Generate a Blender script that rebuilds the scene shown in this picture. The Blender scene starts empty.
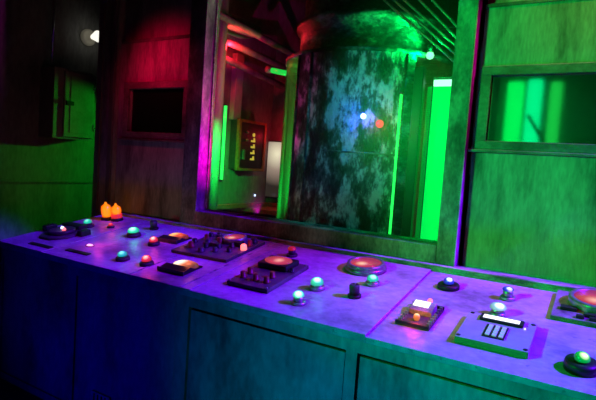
import bpy, bmesh, math, random
from mathutils import Matrix, Vector, Euler
random.seed(7)
S = bpy.context.scene
COL = S.collection
PI = math.pi
TILT = 0.16892            # slope of the console top
HF = 0.85                 # height of its front edge

# ------------------------------------------------------------------ materials
def new_mat(name):
    m = bpy.data.materials.new(name); m.use_nodes = True
    nt = m.node_tree; nt.nodes.clear()
    out = nt.nodes.new('ShaderNodeOutputMaterial')
    return m, nt, out

def paint(name, base, dark, light=None, scale=3.0, streak=(1, 1, 1), rough=0.6, amount=0.5, bump=0.15, spec=0.3, speck=0.0, metal=0.0, fine=14.0):
    """worn paint: large blotches, fine grain, optional dark specks of grime, slight bump"""
    light = light or tuple(min(1, c * 1.35) for c in base)
    m, nt, out = new_mat(name); N = nt.nodes; L = nt.links
    b = N.new('ShaderNodeBsdfPrincipled')
    b.inputs['Roughness'].default_value = rough
    b.inputs['Metallic'].default_value = metal
    b.inputs['Specular IOR Level'].default_value = spec
    tc = N.new('ShaderNodeTexCoord'); mp = N.new('ShaderNodeMapping')
    mp.inputs['Scale'].default_value = streak
    L.new(tc.outputs['Object'], mp.inputs['Vector'])
    n1 = N.new('ShaderNodeTexNoise'); n1.inputs['Scale'].default_value = scale; n1.inputs['Detail'].default_value = 6; n1.inputs['Roughness'].default_value = 0.65
    n2 = N.new('ShaderNodeTexNoise'); n2.inputs['Scale'].default_value = scale * fine; n2.inputs['Detail'].default_value = 4
    L.new(mp.outputs[0], n1.inputs['Vector']); L.new(mp.outputs[0], n2.inputs['Vector'])
    r = N.new('ShaderNodeValToRGB')
    r.color_ramp.elements[0].position = 0.5 - 0.22 * (1.2 - amount); r.color_ramp.elements[0].color = (*dark, 1)
    r.color_ramp.elements[1].position = 0.5 + 0.28 * (1.2 - amount); r.color_ramp.elements[1].color = (*light, 1)
    e = r.color_ramp.elements.new(0.5); e.color = (*base, 1)
    L.new(n1.outputs[0], r.inputs[0])
    mx = N.new('ShaderNodeMix'); mx.data_type = 'RGBA'; mx.blend_type = 'OVERLAY'
    mx.inputs['Factor'].default_value = amount
    L.new(r.outputs[0], mx.inputs['A']); L.new(n2.outputs[0], mx.inputs['B'])
    col = mx.outputs['Result']
    if speck > 0:
        n3 = N.new('ShaderNodeTexNoise'); n3.inputs['Scale'].default_value = 30; n3.inputs['Detail'].default_value = 2
        L.new(tc.outputs['Object'], n3.inputs['Vector'])
        r3 = N.new('ShaderNodeValToRGB')
        r3.color_ramp.elements[0].position = 0.69; r3.color_ramp.elements[0].color = (0, 0, 0, 1)
        r3.color_ramp.elements[1].position = 0.73; r3.color_ramp.elements[1].color = (1, 1, 1, 1)
        L.new(n3.outputs[0], r3.inputs[0])
        mu = N.new('ShaderNodeMath'); mu.operation = 'MULTIPLY'; mu.inputs[1].default_value = speck
        L.new(r3.outputs[0], mu.inputs[0])
        m3 = N.new('ShaderNodeMix'); m3.data_type = 'RGBA'
        L.new(mu.outputs[0], m3.inputs['Factor']); L.new(col, m3.inputs['A']); m3.inputs['B'].default_value = (*dark, 1)
        col = m3.outputs['Result']
    L.new(col, b.inputs['Base Color'])
    if bump > 0:
        bp = N.new('ShaderNodeBump'); bp.inputs['Strength'].default_value = bump; bp.inputs['Distance'].default_value = 0.02
        L.new(n2.outputs[0], bp.inputs['Height']); L.new(bp.outputs[0], b.inputs['Normal'])
    L.new(b.outputs[0], out.inputs[0])
    return m

def plain(name, col, rough=0.4, metal=0.0, spec=0.5):
    m, nt, out = new_mat(name); N = nt.nodes; L = nt.links
    b = N.new('ShaderNodeBsdfPrincipled')
    b.inputs['Roughness'].default_value = rough; b.inputs['Metallic'].default_value = metal
    b.inputs['Specular IOR Level'].default_value = spec
    n = N.new('ShaderNodeTexNoise'); n.inputs['Scale'].default_value = 40; n.inputs['Detail'].default_value = 3
    tc = N.new('ShaderNodeTexCoord'); L.new(tc.outputs['Object'], n.inputs['Vector'])
    r = N.new('ShaderNodeValToRGB')
    r.color_ramp.elements[0].position = 0.35; r.color_ramp.elements[0].color = (*[c * 0.7 for c in col], 1)
    r.color_ramp.elements[1].position = 0.65; r.color_ramp.elements[1].color = (*[min(1, c * 1.15) for c in col], 1)
    L.new(n.outputs[0], r.inputs[0]); L.new(r.outputs[0], b.inputs['Base Color'])
    L.new(b.outputs[0], out.inputs[0])
    return m

def glow(name, col, strength, edge=None, base=None):
    """lit plastic lens; the light behind it shows strongest where the lens is seen face on"""
    m, nt, out = new_mat(name); N = nt.nodes; L = nt.links
    b = N.new('ShaderNodeBsdfPrincipled')
    b.inputs['Base Color'].default_value = (*(base or [0.3 * c + 0.02 for c in col]), 1)
    b.inputs['Roughness'].default_value = 0.25
    b.inputs['Emission Strength'].default_value = strength
    if edge:
        lw = N.new('ShaderNodeLayerWeight'); lw.inputs['Blend'].default_value = 0.45
        r = N.new('ShaderNodeValToRGB')
        r.color_ramp.elements[0].position = 0.1; r.color_ramp.elements[0].color = (*col, 1)
        r.color_ramp.elements[1].position = 0.75; r.color_ramp.elements[1].color = (*edge, 1)
        L.new(lw.outputs['Facing'], r.inputs[0]); L.new(r.outputs[0], b.inputs['Emission Color'])
    else:
        b.inputs['Emission Color'].default_value = (*col, 1)
    L.new(b.outputs[0], out.inputs[0])
    return m

def bulb_glow(name, hot, rim, radius, s_hot=3.0, center=(0, 0, 0), s_rim=0.25):
    """lamp glass with a filament behind it: hot spot at one place of the glass, dimmer further off"""
    m, nt, out = new_mat(name); N = nt.nodes; L = nt.links
    b = N.new('ShaderNodeBsdfPrincipled'); b.inputs['Base Color'].default_value = (*[0.12 * c + 0.01 for c in rim], 1); b.inputs['Roughness'].default_value = 0.2
    tc = N.new('ShaderNodeTexCoord')
    d = N.new('ShaderNodeVectorMath'); d.operation = 'DISTANCE'; d.inputs[1].default_value = center
    L.new(tc.outputs['Object'], d.inputs[0])
    mr = N.new('ShaderNodeMapRange'); mr.inputs['From Min'].default_value = 0; mr.inputs['From Max'].default_value = radius
    L.new(d.outputs['Value'], mr.inputs['Value'])
    r = N.new('ShaderNodeValToRGB')
    r.color_ramp.elements[0].position = 0.0; r.color_ramp.elements[0].color = (*[c * s_hot for c in hot], 1)
    r.color_ramp.elements[1].position = 1.0; r.color_ramp.elements[1].color = (*[c * s_rim for c in rim], 1)
    e = r.color_ramp.elements.new(0.5); e.color = (*[c * 0.8 for c in rim], 1)
    L.new(mr.outputs[0], r.inputs[0]); L.new(r.outputs[0], b.inputs['Emission Color']); b.inputs['Emission Strength'].default_value = 1.0
    L.new(b.outputs[0], out.inputs[0])
    return m

def pane_mat(name, tint=(1, 1, 1), gloss=0.12, rough=0.02):
    m, nt, out = new_mat(name); N = nt.nodes; L = nt.links
    t = N.new('ShaderNodeBsdfTransparent'); t.inputs[0].default_value = (*tint, 1)
    g = N.new('ShaderNodeBsdfGlossy'); g.inputs['Roughness'].default_value = rough
    f = N.new('ShaderNodeFresnel'); f.inputs[0].default_value = 1.45
    mu = N.new('ShaderNodeMath'); mu.operation = 'MULTIPLY'; mu.inputs[1].default_value = gloss / 0.04 * 0.35
    mu.use_clamp = True
    L.new(f.outputs[0], mu.inputs[0])
    mx = N.new('ShaderNodeMixShader'); L.new(mu.outputs[0], mx.inputs[0]); L.new(t.outputs[0], mx.inputs[1]); L.new(g.outputs[0], mx.inputs[2])
    L.new(mx.outputs[0], out.inputs[0])
    return m

def filmy_glass(name, tint, film):  # translucent film in upright streaks, mixed in to catch the inner light
    m, nt, out = new_mat(name); N = nt.nodes; L = nt.links
    t = N.new('ShaderNodeBsdfTransparent'); t.inputs[0].default_value = (*tint, 1)
    g = N.new('ShaderNodeBsdfGlossy'); g.inputs['Roughness'].default_value = 0.12
    d = N.new('ShaderNodeBsdfTranslucent'); d.inputs[0].default_value = (0.8, 0.85, 0.8, 1)
    f = N.new('ShaderNodeFresnel'); f.inputs[0].default_value = 1.35
    tc = N.new('ShaderNodeTexCoord'); mp = N.new('ShaderNodeMapping'); mp.inputs['Scale'].default_value = (14, 14, 0.25)
    n = N.new('ShaderNodeTexNoise'); n.inputs['Scale'].default_value = 3; n.inputs['Detail'].default_value = 3
    L.new(tc.outputs['Object'], mp.inputs[0]); L.new(mp.outputs[0], n.inputs['Vector'])
    mr = N.new('ShaderNodeMapRange'); mr.inputs['From Min'].default_value = 0.4; mr.inputs['From Max'].default_value = 0.7
    mr.inputs['To Min'].default_value = film * 0.3; mr.inputs['To Max'].default_value = film * 1.8
    L.new(n.outputs[0], mr.inputs['Value'])
    m1 = N.new('ShaderNodeMixShader'); L.new(mr.outputs[0], m1.inputs[0]); L.new(t.outputs[0], m1.inputs[1]); L.new(d.outputs[0], m1.inputs[2])
    m2 = N.new('ShaderNodeMixShader'); L.new(f.outputs[0], m2.inputs[0]); L.new(m1.outputs[0], m2.inputs[1]); L.new(g.outputs[0], m2.inputs[2])
    L.new(m2.outputs[0], out.inputs[0])
    return m

def frosted(name, rough=0.3, tint=(0.9, 1, 0.92)):
    m, nt, out = new_mat(name); N = nt.nodes; L = nt.links
    g = N.new('ShaderNodeBsdfGlass'); g.inputs['Roughness'].default_value = rough; g.inputs['IOR'].default_value = 1.35
    g.inputs['Color'].default_value = (*tint, 1)
    L.new(g.outputs[0], out.inputs[0])
    return m

M = {}
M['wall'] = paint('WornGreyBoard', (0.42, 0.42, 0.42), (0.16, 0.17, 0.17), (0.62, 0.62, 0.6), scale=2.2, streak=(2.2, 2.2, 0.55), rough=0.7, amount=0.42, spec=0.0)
M['frame'] = paint('WornFramePaint', (0.25, 0.26, 0.26), (0.09, 0.1, 0.1), (0.6, 0.6, 0.58), scale=2.8, streak=(1.6, 1.6, 0.8), rough=0.65, amount=0.6, spec=0.0)
M['trim'] = paint('DarkMouldingPaint', (0.2, 0.2, 0.2), (0.08, 0.08, 0.08), (0.32, 0.32, 0.3), scale=3, streak=(0.8, 2, 1), rough=0.5)
M['column'] = paint('DarkColumnPaint', (0.2, 0.19, 0.19), (0.08, 0.08, 0.08), (0.32, 0.3, 0.3), scale=2, streak=(3, 3, 0.4), rough=0.5)
M['desk'] = paint('ScuffedGreyTop', (0.5, 0.42, 0.53), (0.2, 0.17, 0.22), (0.68, 0.6, 0.7), scale=1.8, streak=(1.0, 1.4, 1), rough=0.42, amount=0.45, speck=0.55, bump=0.08)
M['front'] = paint('WornFrontPaint', (0.36, 0.37, 0.38), (0.13, 0.13, 0.14), (0.56, 0.56, 0.56), scale=1.6, streak=(1.6, 1.6, 0.7), rough=0.5, amount=0.5)
M['edge'] = paint('ChippedEdgePaint', (0.44, 0.45, 0.46), (0.15, 0.15, 0.16), (0.75, 0.75, 0.75), scale=5, streak=(1, 3, 3), rough=0.5, amount=0.6)
M['gap'] = plain('DarkGap', (0.008, 0.008, 0.008), 0.9, spec=0.0)
M['dark'] = plain('BlackPlastic', (0.012, 0.012, 0.014), 0.45, spec=0.4)
M['darkgrey'] = plain('DarkGreyPaint', (0.05, 0.05, 0.055), 0.5)
M['plate'] = paint('DarkPanelPaint', (0.09, 0.085, 0.09), (0.03, 0.03, 0.03), (0.16, 0.15, 0.15), scale=8, rough=0.4, amount=0.4)
M['greyplate'] = paint('GreyPlatePaint', (0.42, 0.42, 0.45), (0.3, 0.3, 0.32), (0.48, 0.48, 0.5), scale=3, rough=0.4, amount=0.15, bump=0.03)
M['lightplate'] = paint('ScuffedPlatePaint', (0.3, 0.27, 0.29), (0.1, 0.09, 0.1), (0.45, 0.42, 0.44), scale=9, rough=0.4, amount=0.5)
M['metal'] = plain('DullMetal', (0.45, 0.45, 0.46), 0.35, 0.8)
M['bezel'] = plain('BezelMetal', (0.3, 0.27, 0.29), 0.3, 0.5)
M['knobred'] = plain('RedKnobPlastic', (0.22, 0.02, 0.02), 0.4)
M['redcap'] = glow('RedButtonCap', (1, 0.03, 0.06), 0.28, base=(0.5, 0.02, 0.03))  # faint emission painted into the cap of an unlit button
M['rubber'] = plain('Rubber', (0.02, 0.02, 0.02), 0.7)
M['cabinetgreen'] = paint('BoxPaint', (0.5, 0.5, 0.48), (0.32, 0.32, 0.3), (0.62, 0.62, 0.6), scale=4, rough=0.5, amount=0.25)
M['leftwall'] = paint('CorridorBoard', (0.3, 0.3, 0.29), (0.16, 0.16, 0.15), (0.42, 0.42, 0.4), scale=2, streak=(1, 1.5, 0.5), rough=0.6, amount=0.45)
M['capsule'] = paint('PatinatedMetal', (0.1, 0.12, 0.11), (0.012, 0.014, 0.014), (0.8, 0.86, 0.82), scale=9, streak=(1.2, 1.2, 0.6), rough=0.4, amount=0.8, bump=0.7, metal=0.1, spec=0.6, fine=5)
M['cap'] = paint('CapMetal', (0.07, 0.075, 0.075), (0.02, 0.02, 0.02), (0.4, 0.44, 0.42), scale=3.5, streak=(1, 1, 1.6), rough=0.4, amount=0.7, bump=0.4, metal=0.2, spec=0.6, fine=8)
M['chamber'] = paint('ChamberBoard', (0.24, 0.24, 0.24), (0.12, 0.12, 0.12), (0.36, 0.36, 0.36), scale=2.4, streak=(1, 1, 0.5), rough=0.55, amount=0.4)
M['ceiling'] = plain('BlackCeiling', (0.012, 0.012, 0.012), 0.8)
M['floor'] = paint('DarkConcrete', (0.12, 0.12, 0.12), (0.06, 0.06, 0.06), scale=3, rough=0.7)
M['pipe'] = plain('PaintedPipe', (0.42, 0.43, 0.43), 0.25, 0.6)
M['pillar'] = paint('PillarPaint', (0.42, 0.45, 0.43), (0.25, 0.27, 0.26), (0.6, 0.62, 0.6), scale=4, streak=(1, 1, 0.3), rough=0.35, amount=0.3)
M['orangeframe'] = plain('OrangePaint', (0.55, 0.2, 0.06), 0.45)
M['yellow'] = glow('YellowMarks', (1, 0.75, 0.1), 0.45, base=(0.8, 0.6, 0.05))  # slight emission brightens plain yellow marks that are no lamps
M['glass'] = pane_mat('WindowGlass', (0.97, 1, 0.98), gloss=0.05, rough=0.35)
M['tubeglass'] = filmy_glass('CapsuleGlass', (0.85, 0.97, 0.88), 0.2)
M['dialglass'] = pane_mat('DialGlass', (0.95, 0.95, 0.95), gloss=0.12, rough=0.05)
M['frost'] = frosted('FrostedPane', 0.36)
M['darkglass'] = plain('DarkGlass', (0.004, 0.004, 0.005), 0.25, spec=0.25)
M['neon'] = glow('GreenTubeGlow', (0.02, 1.0, 0.1), 1.5)
M['neoncore'] = glow('GreenLampPanel', (0.0, 0.95, 0.09), 1.0)
M['neonhot'] = glow('PaleGreenEnd', (0.45, 1.0, 0.75), 1.6)
M['softgreen'] = glow('SoftGreenColumn', (0.0, 0.85, 0.1), 1.1)
M['softcyan'] = glow('SoftCyanColumn', (0.0, 0.95, 0.3), 1.0)
M['screenwhite'] = glow('WhiteScreen', (0.9, 0.95, 1.0), 1.5)
M['key'] = glow('PaleKeys', (0.35, 0.5, 0.75), 0.35, base=(0.5, 0.55, 0.6))
M['orangelens'] = glow('OrangeLens', (1, 0.3, 0.01), 1.1, edge=(0.9, 0.07, 0.0), base=(0.1, 0.03, 0.0))
M['redlens'] = glow('RedLens', (1, 0.03, 0.04), 0.6)
M['whitebulb'] = glow('WhiteBulb', (1, 0.97, 0.85), 1.1)
M['porcelain'] = glow('CreamLampholder', (0.6, 0.55, 0.4), 0.08, base=(0.6, 0.56, 0.45))  # slight emission stands in for bulb light falling on the holder
M['greenhot'] = glow('GreenLampBulb', (0.2, 1, 0.4), 2.0, base=(0.05, 0.2, 0.05))
M['redhot'] = glow('RedLampBulb', (1, 0.05, 0.02), 3.0)
M['orangehot'] = glow('OrangeLampFilament', (1, 0.45, 0.15), 2.2)
M['bluedot'] = glow('BlueReflectionDot', (0.2, 0.3, 1), 9.0)
M['palebluedot'] = glow('PaleBlueIndicator', (0.5, 0.6, 1), 2.5)
M['reddot'] = glow('RedReflectionDot', (1, 0.02, 0.09), 1.1, base=(0.05, 0.0, 0.0))
M['redpin'] = glow('RedPinLight', (1, 0.12, 0.12), 3.0)
M['pinkdot'] = glow('PinkIndicator', (1, 0.25, 0.75), 3.0)
M['paintedsign'] = plain('PaleSign', (0.6, 0.58, 0.62), 0.5)

# ------------------------------------------------------------------ mesh helpers
def BM(): return bmesh.new()

def add_box(bm, lo, hi, bevel=0.0, mat=None):
    t = bmesh.new()
    bmesh.ops.create_cube(t, size=1)
    sc = [max(1e-5, hi[i] - lo[i]) for i in range(3)]
    bmesh.ops.scale(t, vec=sc, verts=t.verts)
    bmesh.ops.translate(t, vec=[(hi[i] + lo[i]) / 2 for i in range(3)], verts=t.verts)
    if bevel > 0:
        bmesh.ops.bevel(t, geom=t.edges[:], offset=min(bevel, min(sc) * 0.45), segments=2, affect='EDGES', profile=0.6)
    if mat is not None: bmesh.ops.transform(t, matrix=mat, verts=t.verts)
    merge(bm, t)

def merge(bm, t):
    me = bpy.data.meshes.new('tmp'); t.to_mesh(me); t.free(); bm.from_mesh(me); bpy.data.meshes.remove(me)

def add_lathe(bm, prof, seg=32, mat=None, cx=0, cy=0, close=True, a0=0.0, a1=2 * PI):
    """prof: list of (radius, z); revolved round z"""
    t = bmesh.new()
    full = abs(a1 - a0 - 2 * PI) < 1e-6
    n = seg if full else seg + 1
    rings = []
    for r, z in prof:
        if r < 1e-6:
            rings.append([t.verts.new((cx, cy, z))])
        else:
            rings.append([t.verts.new((cx + r * math.cos(a0 + (a1 - a0) * i / seg), cy + r * math.sin(a0 + (a1 - a0) * i / seg), z)) for i in range(n)])
    for a, b in zip(rings, rings[1:]):
        for i in range(n if full else n - 1):
            j = (i + 1) % n
            if len(a) == 1 and len(b) == 1: continue
            if len(a) == 1: t.faces.new((a[0], b[i], b[j]))
            elif len(b) == 1: t.faces.new((a[i], a[j], b[0]))
            else: t.faces.new((a[i], a[j], b[j], b[i]))
    if close and full:
        if len(rings[0]) > 1: t.faces.new(list(reversed(rings[0])))
        if len(rings[-1]) > 1: t.faces.new(rings[-1])
    bmesh.ops.recalc_face_normals(t, faces=t.faces)
    for f in t.faces: f.smooth = True
    if mat is not None: bmesh.ops.transform(t, matrix=mat, verts=t.verts)
    merge(bm, t)

def add_tube(bm, pts, r, seg=12, caps=True):
    """round bar along a polyline"""
    t = bmesh.new(); rings = []
    pts = [Vector(p) for p in pts]
    for i, p in enumerate(pts):
        d = (pts[min(i + 1, len(pts) - 1)] - pts[max(i - 1, 0)]).normalized()
        q = d.to_track_quat('Z', 'Y')
        rings.append([t.verts.new(p + q @ Vector((r * math.cos(2 * PI * k / seg), r * math.sin(2 * PI * k / seg), 0))) for k in range(seg)])
    for a, b in zip(rings, rings[1:]):
        for k in range(seg):
            t.faces.new((a[k], a[(k + 1) % seg], b[(k + 1) % seg], b[k]))
    if caps:
        t.faces.new(list(reversed(rings[0]))); t.faces.new(rings[-1])
    for f in t.faces: f.smooth = True
    bmesh.ops.recalc_face_normals(t, faces=t.faces)
    merge(bm, t)

def add_prism(bm, poly, axis, a, b):
    """poly: 2-D outline; extruded along axis 'x' or 'z' from a to b"""
    t = bmesh.new()
    f = (lambda p, s: (s, p[0], p[1])) if axis == 'x' else (lambda p, s: (p[0], p[1], s))
    A = [t.verts.new(f(p, a)) for p in poly]; B = [t.verts.new(f(p, b)) for p in poly]
    t.faces.new(A); t.faces.new(list(reversed(B)))
    for i in range(len(poly)):
        j = (i + 1) % len(poly); t.faces.new((A[i], B[i], B[j], A[j]))
    bmesh.ops.recalc_face_normals(t, faces=t.faces)
    merge(bm, t)

def obj(name, bm, mat, parent=None, matrix=None):
    me = bpy.data.meshes.new(name)
    bm.to_mesh(me); bm.free()
    me.materials.append(mat)
    o = bpy.data.objects.new(name, me); COL.objects.link(o)
    if parent is not None: o.parent = parent
    if matrix is not None: o.matrix_basis = matrix
    return o

def boxes(name, lst, mat, parent=None, bevel=0.0, matrix=None):
    bm = BM()
    for lo, hi in lst: add_box(bm, lo, hi, bevel)
    return obj(name, bm, mat, parent, matrix)

def lathe(name, prof, mat, parent=None, seg=32, matrix=None, cx=0, cy=0):
    bm = BM(); add_lathe(bm, prof, seg, cx=cx, cy=cy)
    return obj(name, bm, mat, parent, matrix)

def thing(name, label, cat, matrix, group=None):
    o = bpy.data.objects.new(name, None); COL.objects.link(o)
    o.empty_display_size = 0.05
    o.matrix_basis = matrix
    tag(o, label, cat, group)
    return o

def tag(o, label, cat, group=None):
    o['label'] = label; o['category'] = cat
    if group: o['group'] = group
    return o

def struct(name, lst, mat, parent=None, bevel=0.0):
    o = boxes(name, lst, mat, parent, bevel)
    if parent is None: o['kind'] = 'structure'
    return o

def at(x, y, z, rz=0.0): return Matrix.Translation((x, y, z)) @ Matrix.Rotation(rz, 4, 'Z')

def slab_w(u):
    return 0.012 if u < -1.98 else 0.008 if u < -0.66 else 0.004 if u < 0.34 else -0.006

def on_desk(u, v, rz=0.0, w=None):
    """a spot on the sloping console top: u along it, v up the slope"""
    w = slab_w(u) if w is None else w
    return Matrix.Translation((0, 0, HF)) @ Matrix.Rotation(TILT, 4, 'X') @ Matrix.Translation((u, v, w)) @ Matrix.Rotation(rz, 4, 'Z')

def lamp(name, kind, loc, energy, color, size=0.1, target=None, angle=60, blend=0.5, parent=None):
    l = bpy.data.lights.new(name, kind); l.energy = energy; l.color = color
    if kind in ('POINT', 'SPOT'): l.shadow_soft_size = size
    if kind == 'SPOT': l.spot_size = math.radians(angle); l.spot_blend = blend
    if kind == 'AREA': l.size = size
    o = bpy.data.objects.new(name, l); COL.objects.link(o); o.location = loc
    if target is not None:
        o.rotation_euler = (Vector(target) - Vector(loc)).to_track_quat('-Z', 'Y').to_euler()
    if parent is not None: o.parent = parent
    return o

# ------------------------------------------------------------------ setting
struct('floor', [((-4.2, -3.2, -0.23), (3.2, 3.2, -0.13))], M['floor'])
struct('ceiling', [((-4.2, -3.2, 4.3), (3.2, 3.2, 4.4))], M['ceiling'])
struct('wall_left', [((-3.65, -3.2, -0.13), (-3.55, 3.2, 4.3))], M['leftwall'])
struct('trim_1', [((-3.55, -0.6, 1.2), (-3.535, 3.0, 1.225))], M['leftwall'])
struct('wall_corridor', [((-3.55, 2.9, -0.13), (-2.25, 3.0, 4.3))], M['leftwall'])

YP = 1.0                                   # face of the boards of the back wall
T = 0.06
def board_with_hole(x0, x1, z0, z1, hx0, hx1, hz0, hz1, y=YP):
    return [((x0, y, z0), (x1, y + T, hz0)), ((x0, y, hz1), (x1, y + T, z1)), ((x0, y, hz0), (hx0, y + T, hz1)), ((hx1, y, hz0), (x1, y + T, hz1))]

# left part of the back wall: column, board with the small black window, upper board set back
L0, L1 = -2.53, -1.69
wl = [((-2.77, YP - 0.03, -0.13), (L0 - 0.012, YP + T, 4.3))]
wl += [((L0, YP + 0.035, -0.13), (L1, YP + 0.09, 1.0))]
wl += board_with_hole(L0, L1, 0.9, 2.49, -2.39, -1.755, 1.73, 2.09)
wl += [((L0, YP + 0.035, 2.49), (L1, YP + 0.09, 4.3))]
wl += [((L0 - 0.02, YP + 0.05, -0.13), (L0 + 0.02, YP + 0.09, 4.3))]
struct('wall_back', wl, M['wall'])
struct('trim_2', [((L0 + 0.02, YP - 0.012, 2.475), (L1, YP + 0.035, 2.5))], M['trim'])
struct('trim_3', [((-2.77, YP - 0.05, -0.13), (-2.71, YP - 0.03, 4.3)), ((L0 - 0.07, YP - 0.05, -0.13), (L0 - 0.02, YP - 0.03, 4.3))], M['column'])

# right part
R0, R1 = 0.485, 1.62
wr = board_with_hole(R0, R1, 0.9, 2.5, 0.552, 1.24, 1.755, 2.115)
wr += [((R0, YP + 0.035, 2.5), (R1, YP + 0.09, 4.3)), ((R0, YP + 0.035, -0.13), (R1, YP + 0.09, 0.95)), ((R1, YP - 0.03, -0.13), (2.3, YP + T, 4.3))]
struct('wall_right', wr, M['wall'])
struct('trim_4', [((R0, YP - 0.012, 2.488), (R1, YP + 0.035, 2.505))], M['trim'])

def small_window(n, hx0, hx1, hz0, hz1, ox0, ox1, oz0, oz1, pane, depth):
    root = bpy.data.objects.new('window_%d' % n, None); COL.objects.link(root); root['kind'] = 'structure'
    root.location = (0, 0, 0)
    y0 = YP - 0.02
    boxes('window_frame', [((ox0, y0, hz1), (ox1, YP, oz1)), ((ox0, y0, oz0), (ox1, YP, hz0)), ((ox0, y0, hz0), (hx0, YP, hz1)), ((hx1, y0, hz0), (ox1, YP, hz1))], M['trim'], root, 0.004)
    boxes('window_sill', [((ox0 - 0.035, y0 - 0.012, oz0 - 0.016), (ox1 + 0.035, YP, oz0))], M['trim'], root, 0.003)
    boxes('pane', [((hx0, YP + depth, hz0), (hx1, YP + depth + 0.006, hz1))], pane, root)
    return root
small_window(2, -2.39, -1.755, 1.73, 2.09, -2.45, -1.70, 1.672, 2.145, M['darkglass'], 0.03)
small_window(3, 0.552, 1.24, 1.755, 2.115, 0.497, 1.30, 1.705, 2.165, M['frost'], 0.04)
# niche behind the frosted window; its glowing columns stand in for blurred reflections
struct('wall_niche', [((0.48, 1.52, 1.6), (1.5, 1.56, 2.3)), ((0.46, YP + 0.06, 1.6), (0.5, 1.56, 2.3)), ((1.46, YP + 0.06, 1.6), (1.5, 1.56, 2.3)), ((0.46, YP + 0.06, 1.56), (1.5, 1.56, 1.62)), ((0.46, YP + 0.06, 2.28), (1.5, 1.56, 2.32))], M['leftwall'])
def niche_column(x0, x1, z1, lab, mats, slash=False):
    t = thing('reflection_column', lab, 'lamp', at((x0 + x1) / 2, 1.2, 1.62), 'glowing columns standing in for reflections in the frosted window')
    w = (x1 - x0) / 2
    boxes('base', [((-w, -0.03, -0.13), (w, 0.05, 0.03))], M['dark'], t, 0.004)
    h = z1 - 1.62
    bm = BM(); add_box(bm, (-w, -0.02, 0.03), (w, 0.04, h), 0.018)
    obj('diffuser', bm, mats, t)
    if slash:
        bm = BM(); add_box(bm, (-0.009, -0.05, -0.1), (0.009, -0.035, 0.1), mat=Matrix.Translation((0.035, 0, h * 0.42)) @ Matrix.Rotation(-0.55, 4, 'Y'))
        obj('strap', bm, M['dark'], t)
    return t
niche_column(0.606, 0.692, 2.115, 'bright green glowing column standing in for a reflection behind frosted window, nearest the window frame edge', M['softgreen'])
niche_column(0.714, 0.79, 2.125, 'bluish green glowing column standing in for a reflection, crossed by a dark slanting strap behind frosted window', M['softcyan'], True)
niche_column(0.832, 0.89, 2.11, 'narrow dim green glowing column standing in for a reflection behind frosted window', glow('DimGreenColumn', (0.01, 0.6, 0.07), 0.9))

# big window: proud surround, jambs, glass
YF = 0.925
root = bpy.data.objects.new('window_1', None); COL.objects.link(root); root['kind'] = 'structure'
FX0, FX1, GX0, GX1, GZ, FZ = -1.665, 0.461, -1.505, 0.35, 1.142, 1.03
YB = YF + 0.15
boxes('window_frame', [((FX0, YF, FZ), (GX0, YB, 4.3)), ((GX1, YF, FZ), (FX1, YB - 0.06, 4.3)), ((GX0, YF, FZ), (GX1, YB, GZ))], M['frame'], root, 0.006)
boxes('window_bead', [((GX0, YF + 0.1, GZ), (GX0 + 0.012, YF + 0.11, 4.3)), ((GX0 + 0.012, YF + 0.1, GZ), (GX1, YF + 0.11, GZ + 0.012)), ((GX1 - 0.012, YF + 0.1, GZ + 0.012), (GX1, YF + 0.11, 4.3))], M['edge'], root)
boxes('pane', [((GX0, YF + 0.11, GZ), (GX1, YF + 0.114, 4.3))], M['glass'], root)

# ledge between console and wall
struct('trim_5', [((-2.53, 0.888, 0.985), (2.3, YP, 1.034))], M['edge'], bevel=0.004)

# chamber behind the window
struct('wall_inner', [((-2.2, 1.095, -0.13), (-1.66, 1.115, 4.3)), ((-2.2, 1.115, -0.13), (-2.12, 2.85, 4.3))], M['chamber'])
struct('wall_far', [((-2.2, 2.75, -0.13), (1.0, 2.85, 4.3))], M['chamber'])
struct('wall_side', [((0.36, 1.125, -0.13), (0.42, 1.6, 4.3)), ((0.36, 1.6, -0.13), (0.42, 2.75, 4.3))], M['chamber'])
struct('trim_6', [((-2.12, 1.8, 1.06), (-2.05, 2.68, 1.1)), ((-2.12, 2.68, 1.06), (-1.4, 2.75, 1.1)), ((-2.12, 2.3, 1.02), (-1.5, 2.75, 1.06))], M['orangeframe'])

# ------------------------------------------------------------------ console
con = thing('control_console', 'long grey sloping control console with recessed doors under the big window', 'console', at(0, 0, 0))
CX0, CX1 = -2.5, 1.95
def at_slope(v): return HF + v * math.tan(TILT)
bm = BM()
add_prism(bm, [(0.055, -0.13), (0.055, 0.80), (0.88, 0.80 + 0.825 * math.tan(TILT)), (0.88, -0.13)], 'x', CX0 + 0.02, CX1)
obj('carcass', bm, M['gap'], con)
doors = [(-2.44, -1.635), (-1.605, -0.76), (-0.657, 0.247), (0.318, 1.225), (1.29, 1.92)]
rails = [((CX0, 0.0, 0.762), (CX1, 0.05, 0.822)), ((CX0, 0.0, -0.13), (CX1, 0.05, -0.08))]
prev = CX0
for a, b in doors:
    rails.append(((prev, 0.0, -0.08), (a - 0.012, 0.05, 0.762))); prev = b + 0.005
rails.append(((prev, 0, -0.08), (CX1, 0.05, 0.762)))
boxes('face_frame', rails, M['front'], con)
bm = BM(); add_prism(bm, [(0.0, -0.13), (0.0, 0.82), (0.88, 0.82 + 0.88 * math.tan(TILT)), (0.88, -0.13)], 'x', CX0, CX0 + 0.03)
obj('end_panel', bm, M['front'], con)
for a, b in doors:
    bm = BM(); add_box(bm, (a, 0.004, -0.074), (b, 0.045, 0.749 if a > -0.7 else 0.7605), 0.003)
    obj('door', bm, M['front'], con)
DT = Matrix.Translation((0, 0, HF)) @ Matrix.Rotation(TILT, 4, 'X')
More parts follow.
